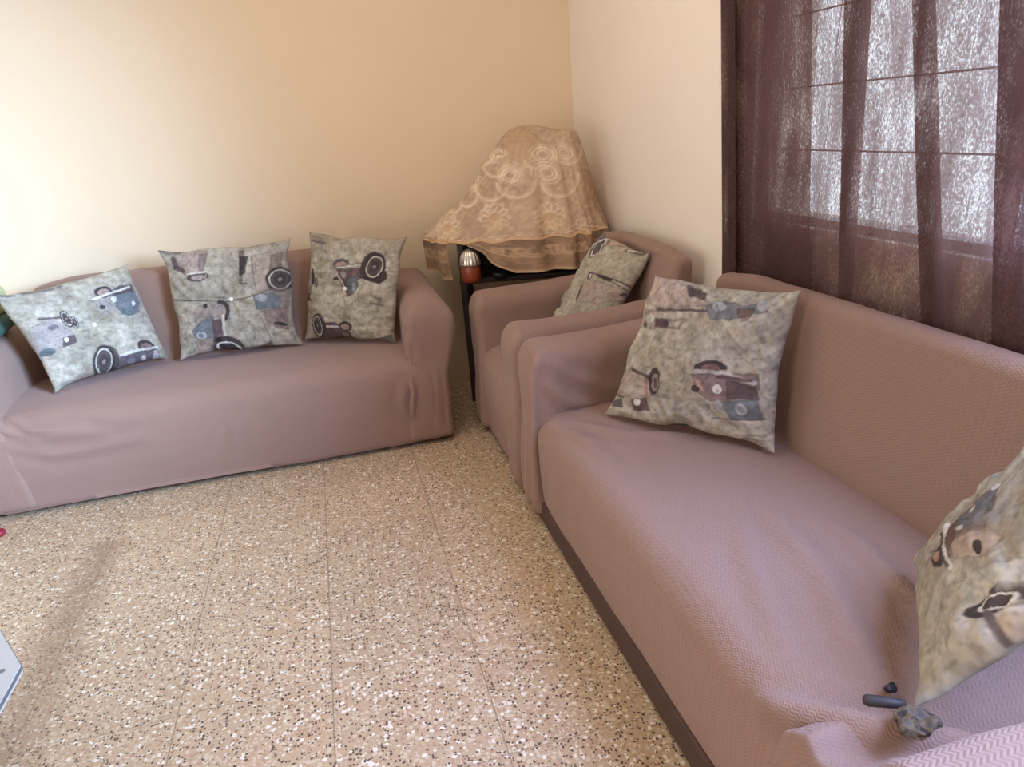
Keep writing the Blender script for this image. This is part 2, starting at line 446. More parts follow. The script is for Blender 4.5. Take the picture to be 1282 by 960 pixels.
# ------------------------------------------------------------------ sofas
def make_sofa(name, loc, rz, W_, D, arm_w, crease, back_over, label, cat='sofa', arm_h=0.685, seat_h=0.425, back_h=0.885,
              lines=None, plinth=0.02, hem=0.045, back_lean=0.07, seed=0, arm_extra=None, arm_flare=0.03, hang=0.0, arm_drop=0.03, arm_waist=0.0, scroll=0.15, seat_over=0.06, near_bulge=0.0, top_r=0.032):
    lines = lines or {}
    t = empty(name, loc, rz); tag(t, label, cat, 'slipcovered seats')
    hw = W_ / 2; iw = hw - arm_w
    # seat
    V, F = round_block(-iw - seat_over, iw + seat_over, 0.0, crease + 0.06, hem - 0.075, seat_h + 0.012, 0.075, 0.022)
    V[:, 2] = np.maximum(V[:, 2], hem)
    top = sstep(seat_h - 0.12, seat_h, V[:, 2])
    V[:, 2] += top * (0.018 * np.sin(np.pi * np.clip(V[:, 1] / crease, 0, 1)) - 0.006)
    low = 1 - sstep(hem, 0.34, V[:, 2]); front = 1 - sstep(0.0, 0.12, V[:, 1])
    V[:, 1] += front * (-0.012 * np.sin(np.pi * (V[:, 2] - hem) / (seat_h - hem)) + 0.008 * low)
    nrm = normals(V, F)
    V += nrm * (0.005 * vnoise(V, 3.5, seed) + 0.002 * vnoise(V, 11, seed + 3))[:, None]
    V = ridges(V, F, lines.get('seat', []))
    mesh_obj('seat', V, F, M_slip, t)
    # backrest
    bx = hw - 0.015 if back_over else iw + 0.015
    V, F = round_block(-bx, bx, crease - 0.005, D - back_lean * 0.3, 0.15, back_h, top_r, 0.03)
    V[:, 1] += back_lean * np.clip((V[:, 2] - seat_h) / (back_h - seat_h), -0.3, 1.1) * (1 - 0.75 * sstep(crease + 0.02, D, V[:, 1]))
    nrm = normals(V, F)
    V += nrm * (0.006 * vnoise(V, 3.0, seed + 11) + 0.002 * vnoise(V, 10, seed + 5))[:, None]
    edge = sstep(bx - 0.22, bx, np.abs(V[:, 0]))
    V[:, 2] -= 0.022 * edge * sstep(back_h - 0.1, back_h, V[:, 2])
    V = ridges(V, F, lines.get('back', []))
    mesh_obj('backrest', V, F, M_slip, t)
    # arms
    for s in (-1, 1):
        x0, x1 = (iw, hw) if s > 0 else (-hw, -iw)
        V, F = round_block(x0, x1, -0.010, D - 0.02, hem, arm_h, 0.034, 0.018)
        cx = (x0 + x1) / 2; rel = (V[:, 0] - cx); rn = np.abs(rel) / (arm_w / 2)
        up = V[:, 2] > 0.36
        V[:, 2] = np.where(up, 0.36 + (V[:, 2] - 0.36) * (1 - arm_drop * np.clip(rn, 0, 1) ** 3.2 / (arm_h - 0.36)), V[:, 2])
        zt = V[:, 2]
        waist = 1 - arm_waist * np.exp(-((zt - 0.36) / 0.12) ** 2)
        V[:, 0] = cx + rel * waist + s * arm_flare * sstep(0.3, 0.6, zt) - s * arm_flare * 0.7 * (1 - sstep(0.05, 0.5, zt))
        V[:, 2] += 0.02 * sstep(0.25, D, V[:, 1]) * sstep(0.5, arm_h, zt)
        fr = 1 - sstep(0.0, 0.2, V[:, 1])
        V[:, 1] += scroll * fr * (-0.010 * np.exp(-((zt - (arm_h - 0.11)) / 0.1) ** 2) + 0.008 * np.exp(-((zt - 0.40) / 0.10) ** 2))
        V[:, 1] += (1 - sstep(0.0, 0.05, V[:, 1])) * 0.022 * sstep(arm_h - 0.09, arm_h, zt)
        if s > 0 and near_bulge: V[:, 1] -= near_bulge * fr * sstep(0.42, 0.6, zt)
        if hang:
            ph = rel * 70 + 1.5 * vnoise(V, 3, seed)
            V[:, 1] += fr * hang * (1 - sstep(0.12, 0.5, zt)) * np.sin(ph) - fr * hang * 1.2 * (1 - sstep(0.05, 0.5, zt))
        nrm = normals(V, F)
        V += nrm * (0.004 * vnoise(V, 4.5, seed + 20 + s) + 0.0015 * vnoise(V, 14, seed))[:, None]
        V = ridges(V, F, lines.get('arm_l' if s < 0 else 'arm_r', []))
        mesh_obj('armrest', V, F, M_slip, t)
    # base and feet
    V, F = round_block(-hw + 0.03, hw - 0.03, plinth, D - 0.05, 0.010, 0.10, 0.010, 0.08)
    mesh_obj('base', V, F, M_base, t)
    for sx in (-1, 1):
        for y in (0.07, D - 0.12):
            V, F = lathe([(0.028, 0.0), (0.032, 0.012), (0.036, 0.045)], 16, (sx * (hw - 0.08), y, 0))
            mesh_obj('foot', V, F, M_black, t)
    return t

# three-seater along the back wall (front faces -y)
make_sofa('sofa', (-0.565, 3.11, 0), 0, 2.05, 0.82, 0.22, 0.57, False,
          'long mauve slipcovered sofa against the back wall holding three cushions', lines={
    'seat': [([(0.80, -0.01, 0.33), (0.77, -0.01, 0.22), (0.80, -0.01, 0.14)], 0.016, 0.010),
             ([(0.05, -0.01, 0.26), (0.02, -0.01, 0.17)], 0.015, 0.005),
             ([(0.25, -0.01, 0.30), (0.17, -0.01, 0.20)], 0.012, 0.004),
             ([(-0.80, 0.05, 0.425), (-0.72, 0.0, 0.37), (-0.52, -0.01, 0.35)], 0.016, 0.011),
             ([(-0.84, 0.02, 0.40), (-0.72, -0.01, 0.33), (-0.45, -0.01, 0.32)], 0.016, 0.010),
             ([(-0.83, 0.0, 0.33), (-0.66, -0.01, 0.26), (-0.30, -0.01, 0.27)], 0.02, 0.006)],
    'arm_r': [([(0.825, 0.0, 0.52), (0.81, -0.01, 0.40), (0.83, -0.01, 0.28), (0.81, 0.0, 0.16)], 0.016, 0.011),
              ([(0.985, 0.03, 0.42), (0.975, 0.02, 0.10)], 0.010, 0.008),
              ([(0.94, -0.01, 0.36), (0.935, -0.01, 0.08)], 0.009, 0.006)]}, hem=0.022, plinth=0.02, seed=1, arm_drop=0.085, arm_waist=0.10, scroll=1.0, seat_over=0.17, top_r=0.05, back_h=0.860)
# armchair in the corner (front faces -x)
make_sofa('armchair', (0.60, 2.885, 0), -math.pi / 2, 0.84, 0.74, 0.205, 0.60, True,
          'mauve slipcovered armchair in the corner between the two sofas', 'armchair', hang=0.010, seed=5, arm_flare=0.004, arm_h=0.675,
          lines={'back': [([(-0.1, 0.66, 0.88), (0.3, 0.66, 0.87)], 0.02, 0.006)]}, hem=0.03, plinth=0.03, back_h=0.885)
# sofa below the window (front faces -x)
make_sofa('sofa', (0.60, 1.38, 0), -math.pi / 2, 2.08, 0.74, 0.205, 0.625, False,
          'mauve slipcovered sofa under the window with its brown base showing', hang=0.012, near_bulge=0.09, seed=9, arm_flare=0.004, arm_h=0.675,
          plinth=-0.004, hem=0.042, back_h=0.872, back_lean=0.06, lines={
    'seat': [([(-0.78, 0.05, 0.43), (-0.55, 0.20, 0.44), (-0.45, 0.42, 0.44)], 0.02, 0.006),
             ([(-0.80, 0.02, 0.41), (-0.62, 0.08, 0.43), (-0.4, 0.1, 0.44)], 0.016, 0.006),
             ([(0.02, 0.26, 0.44), (0.20, 0.18, 0.44), (0.45, 0.10, 0.43)], 0.018, 0.006),
             ([(0.05, 0.34, 0.44), (0.28, 0.30, 0.44), (0.55, 0.20, 0.44)], 0.02, 0.008),
             ([(0.14, 0.46, 0.44), (0.40, 0.42, 0.44), (0.62, 0.34, 0.44)], 0.016, 0.009),
             ([(0.50, 0.0, 0.40), (0.66, 0.12, 0.44), (0.80, 0.34, 0.44)], 0.022, 0.016)],
    'arm_l': [([(-0.838, 0.05, 0.55), (-0.836, 0.12, 0.47), (-0.836, 0.24, 0.44)], 0.020, 0.008),
              ([(-0.838, 0.08, 0.60), (-0.836, 0.24, 0.51), (-0.836, 0.42, 0.46)], 0.018, 0.006),
              ([(-0.86, -0.012, 0.56), (-0.85, -0.012, 0.42), (-0.85, -0.012, 0.12)], 0.016, 0.008)]})

# ------------------------------------------------------------------ cushions
class Ink:
    """paints a print into per-vertex colours; X, Y are print coordinates of every vertex"""
    def __init__(s, X, Y, base, A=1.0): s.X, s.Y, s.C, s.A = X, Y, base, A
    def put(s, m, col, a=1.0):
        m = np.clip(m, 0, 1)[:, None] * a * s.A; s.C = s.C * (1 - m) + np.array(lin(*col)[:3]) * m
    def _e(s, cx, cy, rx, ry, ang):
        c, n = math.cos(math.radians(ang)), math.sin(math.radians(ang)); dx, dy = s.X - cx, s.Y - cy
        return np.hypot((dx * c + dy * n) / rx, (-dx * n + dy * c) / ry)
    def ell(s, cx, cy, rx, ry, col, ang=0, a=1.0, soft=0.12):
        s.put((1 - s._e(cx, cy, rx, ry, ang)) / soft + 0.5, col, a)
    def ring(s, cx, cy, rx, ry, w, col, ang=0, a=1.0):
        d = np.abs(s._e(cx, cy, rx, ry, ang) - 1); s.put((w - d) / 0.08 + 0.5, col, a)
    def arc(s, cx, cy, rx, ry, w, col, a0, a1, a=1.0):
        th = np.degrees(np.arctan2(-(s.Y - cy), s.X - cx)) % 360
        ok = ((th - a0) % 360) < ((a1 - a0) % 360)
        d = np.abs(s._e(cx, cy, rx, ry, 0) - 1); s.put(((w - d) / 0.08 + 0.5) * ok, col, a)
    def line(s, pts, w, col, a=1.0):
        for p, q in zip(pts[:-1], pts[1:]):
            p, q = np.array(p, float), np.array(q, float); d = q - p
            t = np.clip(((s.X - p[0]) * d[0] + (s.Y - p[1]) * d[1]) / (d @ d), 0, 1)
            s.put((w - np.hypot(s.X - p[0] - t * d[0], s.Y - p[1] - t * d[1])) / (0.5 * w + 2) + 0.5, col, a)
    def poly(s, pts, col, a=1.0, soft=8):
        pts = np.array(pts, float); ins = np.zeros(len(s.X), bool); dist = np.full(len(s.X), 1e9)
        for i in range(len(pts)):
            p, q = pts[i], pts[(i + 1) % len(pts)]
            c = ((p[1] > s.Y) != (q[1] > s.Y)); 
            with np.errstate(divide='ignore', invalid='ignore'):
                xi = (q[0] - p[0]) * (s.Y - p[1]) / (q[1] - p[1] + 1e-12) + p[0]
            ins ^= c & (s.X < xi)
            d = q - p; t = np.clip(((s.X - p[0]) * d[0] + (s.Y - p[1]) * d[1]) / (d @ d + 1e-9), 0, 1)
            dist = np.minimum(dist, np.hypot(s.X - p[0] - t * d[0], s.Y - p[1] - t * d[1]))
        s.put(np.where(ins, dist, -dist) / soft + 0.5, col, a)
        s.put(1.2 - dist / 4.5, tuple(c * 0.55 for c in col), a * 0.5)
    def wheel(s, cx, cy, rx, ry, ang=0, dk=(48, 40, 42), tread=0):
        if tread: s.ell(cx + tread, cy, rx * 1.0, ry, (70, 60, 60), ang)
        s.ell(cx, cy, rx, ry, dk, ang)
        s.ring(cx, cy, rx * 0.72, ry * 0.76, 0.075, (190, 182, 172), ang)
        s.ell(cx, cy, rx * 0.60, ry * 0.64, (84, 74, 74), ang); s.ell(cx, cy, rx * 0.42, ry * 0.46, (62, 54, 56), ang)
        s.ell(cx, cy, rx * 0.14, ry * 0.15, (130, 120, 116), ang)

def homography(src, dst):
    A = []
    for (x, y), (u, v) in zip(src, dst):
        A.append([x, y, 1, 0, 0, 0, -u * x, -u * y, -u]); A.append([0, 0, 0, x, y, 1, -v * x, -v * y, -v])
    return np.linalg.svd(np.array(A, float))[2][-1].reshape(3, 3)

def make_cushion(label, BL, BR, TR, TL, quad, draw, seed, N=150, thick=0.075, button=True, tuft=0.028, ears=0.02, group='car print cushions'):
    """BL.. corners of the cushion as one faces its printed side; quad: the same corners in print units"""
    BL, BR, TR, TL = [np.array(p, float) for p in (BL, BR, TR, TL)]
    cen = (BL + BR + TR + TL) / 4
    n = np.cross(BR - BL, TL - BL); n /= np.linalg.norm(n)
    if n @ (np.array([0, 0, CAM_H]) - cen) < 0: n = -n
    g = np.linspace(0, 1, N + 1)
    U, Vv = np.meshgrid(g, g); u, v = U.ravel(), Vv.ravel()
    def surf(side):
        # edges drawn in between the corners
        pin = 0.055
        uu = 0.5 + (u - 0.5) * (1 - pin * np.sin(np.pi * v) ** 0.6) ; vv = 0.5 + (v - 0.5) * (1 - pin * np.sin(np.pi * u) ** 0.6)
        eg = np.clip(1 - 6 * np.minimum.reduce([u, v, 1 - u, 1 - v]), 0, 1)
        qe = np.stack([u * 3, v * 3, np.full(len(u), seed * 2.3)], 1)
        uu = uu + 0.016 * eg * vnoise(qe, 2.0, 1); vv = vv + 0.016 * eg * vnoise(qe, 2.0, 5)
        P = ((1 - uu) * (1 - vv))[:, None] * BL + (uu * (1 - vv))[:, None] * BR + (uu * vv)[:, None] * TR + ((1 - uu) * vv)[:, None] * TL
        d2 = (u - 0.5) ** 2 + (v - 0.5) ** 2
        pf = (np.clip(4 * u * (1 - u), 0, 1) ** 0.48) * (np.clip(4 * v * (1 - v), 0, 1) ** 0.48)
        q = np.stack([u * 1.0, v * 1.0, np.full(len(u), seed * 3.7)], 1)
        edge = np.clip(1 - 3.5 * np.minimum.reduce([u, v, 1 - u, 1 - v]), 0, 1)
        wr = 0.010 * vnoise(q, 4.0, seed) + 0.007 * vnoise(q * np.array([1, 2.2, 1]), 9.0, seed) * (0.4 + edge)
        # puckers running in from the seams and creases running out of the tuft
        wr += 0.007 * edge * np.sin(46 * (u + v) + 6 * vnoise(q, 4, 2)) * (0.5 + 0.5 * vnoise(q, 3, 9))
        th = np.arctan2(v - 0.5, u - 0.5)
        if button:
            wr += -tuft * np.exp(-d2 / 0.012) + 0.009 * np.sin(7 * th + seed) * np.exp(-d2 / 0.05) * np.clip(d2 / 0.01, 0, 1)
        h = (thick * 1.15 if side > 0 else thick * 0.8) * pf + (wr * np.clip(pf * 1.6, 0, 1) if side > 0 else wr * 0.5 * pf)
        P = P + side * h[:, None] * n
        # floppy corner ears
        cd = np.minimum.reduce([np.hypot(u, v), np.hypot(1 - u, v), np.hypot(u, 1 - v), np.hypot(1 - u, 1 - v)])
        ear = np.exp(-(cd / 0.07) ** 2)
        P += (ear * 0.03)[:, None] * (P - cen)
        P += ear[:, None] * (ears * np.sin(9 * u + 7 * v + seed))[:, None] * n
        return P
    Pf, Pb = surf(1), surf(-1)
    K = N + 1
    idx = np.arange(K * K).reshape(K, K)
    border = np.zeros((K, K), bool); border[0] = border[-1] = True; border[:, 0] = border[:, -1] = True
    b_idx = idx.copy(); inner = ~border; b_idx[inner] = K * K + np.arange(inner.sum())
    V = np.concatenate([Pf, Pb[inner.ravel()]])
    F = []
    fl = np.cross(Pf[idx[0, 1]] - Pf[idx[0, 0]], Pf[idx[1, 0]] - Pf[idx[0, 0]]) @ n > 0
    for i in range(N):
        for j in range(N):
            a = (idx[i, j], idx[i, j + 1], idx[i + 1, j + 1], idx[i + 1, j]); b = (b_idx[i, j], b_idx[i, j + 1], b_idx[i + 1, j + 1], b_idx[i + 1, j])
            F.append(a if fl else a[::-1]); F.append(b[::-1] if fl else b)
    H = homography([(0, 0), (1, 0), (1, 1), (0, 1)], quad)
    w = np.stack([u, v, np.ones(len(u))], 1) @ H.T; X, Y = w[:, 0] / w[:, 2], w[:, 1] / w[:, 2]
    q = np.stack([u, v, np.full(len(u), seed * 1.9)], 1)
    cl = 0.5 + 0.5 * vnoise(q, 3.2, seed) * 0.8 + 0.35 * vnoise(q, 9, seed + 1) + 0.22 * vnoise(q, 26, seed + 2)
    cl = np.clip(cl, 0, 1)[:, None]
    base = np.array(lin(146, 136, 120)[:3]) * (1 - cl) + np.array(lin(186, 176, 160)[:3]) * cl
    br = sstep(0.25, 0.75, vnoise(q, 4.2, seed + 30))[:, None] * 0.30
    base = base * (1 - br) + np.array(lin(146, 126, 106)[:3]) * br
    sc = (sstep(0.30, 0.55, vnoise(q * np.array([1, 3.0, 1]), 17, seed + 8)) * 0.30)[:, None]
    base = base * (1 - sc) + np.array(lin(118, 108, 98)[:3]) * sc
    X = X + 3 * vnoise(q, 18, 3) + 2 * vnoise(q, 60, 5); Y = Y + 4 * vnoise(q, 18, 13) + 2 * vnoise(q, 60, 15)
    ink = Ink(X, Y, base, 0.95); draw(ink)
    mt = 1 + 0.22 * vnoise(q, 26, 21) + 0.20 * vnoise(q, 60, 23)
    sp = sstep(0.45, 0.75, vnoise(q * np.array([1.6, 1, 1]), 34, seed + 41))[:, None] * 0.35
    ink.C = ink.C * (1 - sp) + np.array(lin(92, 78, 74)[:3]) * sp
    ink.C = ink.C * mt[:, None]
    back = np.tile(np.array(lin(176, 166, 146)[:3]), (int(inner.sum()), 1)) * (0.9 + 0.1 * vnoise(q[inner.ravel()], 9)[:, None])
    o = mesh_obj('cushion', V, F, M_print, attr=np.concatenate([np.clip(ink.C, 0, 1), np.clip(back, 0, 1)]))
    tag(o, label, 'cushion', group)
    if button:
        c = Pf[idx[N // 2, N // 2]]
        V, F = lathe([(0.001, -0.004), (0.009, -0.003), (0.0105, 0.0), (0.008, 0.004), (0.003, 0.0055)], 16)
        ax = Vector(n).to_track_quat('Z', 'Y').to_matrix()
        V = np.array([tuple(ax @ Vector(p)) for p in V]) + c + n * 0.003
        mesh_obj('button', V, F, M_button, o)['label'] = 'small shiny white button'
    return o
M_button = plain('pearl_button', lin(232, 228, 220), 0.25, nscale=60, var=0.04)

DK, DK2, MV, MV2, BL_, LT, BR_ = (50, 42, 45), (82, 68, 70), (128, 104, 102), (160, 136, 128), (104, 108, 114), (206, 200, 190), (108, 84, 74)

def draw_a(k):
    k.poly([(470, 760), (660, 760), (960, 690), (940, 720), (640, 850), (420, 880)], BR_, 0.55, 40)
    k.poly([(690, 695), (930, 630), (960, 700), (800, 760), (690, 790)], (92, 80, 88)); k.ell(860, 625, 62, 40, DK); k.ell(862, 632, 44, 26, MV)
    k.line([(690, 697), (800, 660), (945, 622)], 7, LT); k.ell(850, 703, 16, 16, LT); k.ell(765, 725, 26, 22, (120, 112, 118))
    k.poly([(910, 650), (945, 640), (955, 700), (920, 715)], (170, 160, 156))
    k.wheel(588, 735, 72, 98, -6, tread=28)
    k.poly([(520, 330), (560, 250), (640, 250), (780, 230), (850, 300), (840, 400), (740, 440), (640, 400), (560, 420)], (150, 146, 148), 0.6, 20)
    k.poly([(640, 300), (800, 262), (835, 340), (830, 410), (740, 440), (670, 385)], BL_); k.poly([(700, 235), (790, 225), (800, 262), (660, 305), (640, 280)], DK2)
    k.ell(588, 280, 58, 42, DK); k.ell(590, 285, 42, 28, MV2); k.line([(520, 330), (640, 290), (770, 238)], 7, LT)
    k.ell(655, 332, 18, 20, LT); k.ell(790, 352, 14, 18, LT); k.ell(577, 387, 20, 12, DK); k.line([(550, 400), (640, 445), (760, 455), (860, 420)], 4, (150, 144, 140))
    k.ell(735, 415, 40, 26, (84, 106, 108), 0, 0.8)
    k.line([(190, 462), (320, 458)], 8, DK2); k.poly([(130, 520), (260, 470), (330, 500), (390, 560), (400, 620), (330, 650), (180, 700), (150, 620)], (146, 136, 138), 0.7, 20)
    k.wheel(350, 465, 30, 62, -28); k.wheel(400, 488, 24, 44, -20)
    k.poly([(330, 590), (400, 570), (410, 620), (330, 648)], DK2); k.ell(350, 600, 14, 14, LT); k.ell(235, 675, 52, 24, (84, 98, 104), -12)
    k.ell(270, 520, 34, 20, (112, 108, 112), -10); k.ring(445, 378, 26, 22, 0.08, (150, 146, 140), 0, 0.6)
    k.line([(120, 275), (330, 225)], 8, (96, 92, 92), 0.8); k.line([(0, 300), (75, 290)], 7, (70, 66, 68), 0.8)
    k.poly([(230, 890), (330, 870), (470, 840), (440, 890), (300, 915)], (110, 104, 104), 0.5, 20)

def draw_b(k):
    k.poly([(190, 175), (395, 165), (365, 325), (230, 330), (170, 250)], (166, 146, 138), 0.8); k.line([(150, 230), (165, 290), (220, 310)], 18, DK2)
    k.poly([(330, 190), (390, 180), (370, 310), (335, 300)], (112, 96, 94), 0.8); k.ell(330, 345, 82, 34, DK2, -8); k.ell(335, 350, 52, 17, (150, 140, 134), -8); k.line([(250, 330), (400, 305)], 6, LT)
    k.line([(400, 190), (385, 380)], 4, (160, 146, 132)); k.line([(500, 180), (505, 440)], 8, (150, 140, 124), 0.6); k.line([(570, 200), (580, 420)], 6, (150, 140, 124), 0.6)
    k.poly([(605, 150), (640, 150), (640, 390), (620, 380)], DK2, 0.8); k.poly([(610, 195), (665, 190), (655, 310), (620, 330)], DK); k.line([(640, 385), (670, 385)], 5, DK2)
    k.poly([(690, 190), (830, 170), (820, 420), (740, 440), (700, 330)], (164, 146, 134), 0.8); k.line([(690, 200), (735, 430)], 4, MV); k.poly([(820, 190), (900, 170), (900, 280), (820, 300)], BR_, 0.7)
    k.wheel(890, 352, 92, 84, 0, (44, 38, 40)); k.poly([(830, 420), (950, 400), (960, 640), (900, 620)], (108, 92, 90), 0.7, 20)
    k.line([(150, 512), (330, 508), (530, 512), (680, 480), (845, 420)], 5, (96, 86, 80))
    k.poly([(720, 470), (850, 440), (900, 480), (900, 550), (740, 560)], BL_); k.ell(772, 482, 38, 26, (150, 152, 150)); k.poly([(790, 570), (940, 540), (960, 690), (880, 690), (800, 640)], MV, 0.8)
    k.ell(900, 655, 50, 14, DK, 5); k.line([(760, 600), (840, 790)], 4, MV); k.line([(600, 590), (700, 830)], 4, (150, 140, 128)); k.poly([(730, 830), (830, 780), (840, 820), (740, 850)], (120, 108, 102))
    k.poly([(310, 560), (420, 520), (500, 540), (500, 620), (300, 630)], (146, 128, 122), 0.85); k.ell(385, 546, 16, 18, DK); k.arc(480, 580, 62, 66, 0.22, DK, 300, 100)
    k.poly([(360, 640), (440, 625), (450, 760), (330, 775), (280, 720)], BL_); k.ell(352, 748, 36, 26, (170, 174, 172)); k.ell(352, 748, 22, 15, (120, 124, 126))
    k.poly([(430, 640), (505, 630), (510, 870), (430, 875), (440, 760)], (92, 72, 76)); k.line([(508, 610), (512, 690), (525, 770)], 11, LT); k.poly([(310, 790), (430, 770), (430, 885), (330, 885)], (160, 138, 128), 0.8)
    k.ell(540, 815, 102, 64, DK, 8); k.ring(540, 838, 78, 42, 0.10, LT, 5); k.ell(542, 842, 62, 32, (66, 58, 60), 5)
    k.line([(300, 900), (620, 870), (960, 815)], 6, (90, 78, 72)); k.poly([(70, 180), (180, 160), (190, 185), (110, 205)], (110, 102, 98), 0.8)

def draw_c(k):
    k.poly([(95, 65), (200, 95), (250, 125), (120, 125)], (120, 104, 98), 0.8); k.line([(110, 122), (250, 128)], 7, DK2, 0.8)
    k.poly([(375, 345), (570, 325), (590, 410), (540, 430), (500, 540), (455, 560), (400, 470)], (98, 78, 80)); k.poly([(440, 420), (540, 400), (560, 470), (520, 540), (470, 550)], BL_)
    k.ell(432, 380, 20, 24, (150, 140, 138)); k.ell(515, 475, 22, 30, (150, 152, 154)); k.ell(410, 295, 64, 44, DK2); k.ell(412, 302, 44, 28, MV2)
    k.line([(340, 330), (460, 310), (600, 292)], 14, (130, 116, 114)); k.line([(380, 322), (590, 302)], 5, LT); k.ell(370, 412, 16, 16, DK)
    k.line([(375, 360), (420, 480)], 7, (180, 172, 164)); k.poly([(560, 400), (640, 410), (720, 440), (700, 460), (600, 420)], DK)
    k.ell(648, 318, 80, 116, DK, 6); k.ell(700, 400, 45, 54, (62, 46, 48)); k.wheel(664, 324, 70, 108, 6)
    k.line([(600, 440), (560, 540), (700, 550)], 4, (130, 118, 108), 0.7); k.line([(660, 560), (710, 580), (690, 620)], 10, (110, 98, 92), 0.7); k.line([(640, 610), (720, 630)], 6, DK2, 0.7)
    k.poly([(250, 765), (330, 760), (480, 830), (485, 905), (330, 905), (240, 880)], (84, 62, 68)); k.line([(270, 795), (380, 800), (470, 832)], 7, LT); k.ell(425, 795, 52, 42, DK); k.ell(420, 802, 36, 26, MV2)
    k.ell(410, 870, 26, 20, (140, 128, 126)); k.poly([(455, 840), (490, 830), (490, 900), (460, 905)], (160, 146, 138)); k.wheel(186, 782, 56, 96, 2, tread=26)
    k.poly([(85, 350), (150, 370), (140, 470), (110, 580), (85, 575)], (140, 122, 118), 0.85, 14); k.ell(148, 395, 20, 66, DK); k.ell(186, 436, 18, 40, DK2); k.ell(188, 436, 9, 24, MV2); k.poly([(80, 525), (130, 520), (120, 575), (85, 580)], DK2)
    k.line([(270, 670), (380, 570)], 4, (150, 138, 120), 0.7); k.poly([(610, 910), (740, 850), (745, 905)], DK2, 0.8, 14); k.line([(600, 900), (690, 870)], 5, LT, 0.6)

def draw_d(k):
    k.poly([(390, 200), (470, 120), (560, 115), (590, 150), (430, 230)], (108, 104, 108)); k.poly([(560, 150), (680, 200), (690, 250), (560, 250)], (168, 140, 130), 0.8)
    k.ell(480, 262, 48, 112, DK, 35); k.ring(482, 262, 34, 92, 0.12, LT, 35); k.ell(484, 262, 24, 72, (92, 80, 82), 35); k.line([(380, 200), (430, 240), (590, 160)], 7, LT)
    k.poly([(700, 270), (790, 250), (880, 290), (820, 320), (700, 290)], (104, 92, 90)); k.line([(720, 275), (810, 285)], 8, LT)
    k.poly([(380, 590), (460, 560), (640, 600), (700, 660), (500, 740), (320, 720)], (160, 140, 132), 0.85, 14); k.line([(440, 490), (560, 520), (710, 575)], 7, DK2)
    k.poly([(515, 500), (620, 545), (595, 565), (515, 525)], DK); k.ell(448, 520, 20, 34, DK2, 15); k.ell(452, 522, 10, 20, LT, 15); k.line([(610, 560), (700, 620), (640, 650)], 5, DK2)
    k.line([(380, 600), (330, 700)], 8, DK2); k.ell(150, 690, 26, 34, DK, 10); k.ell(150, 690, 12, 18, MV2, 10); k.ell(238, 585, 12, 20, DK); k.poly([(190, 610), (250, 520), (250, 600), (210, 660)], (170, 142, 130), 0.8)
    k.line([(110, 650), (200, 660)], 5, (110, 100, 96))

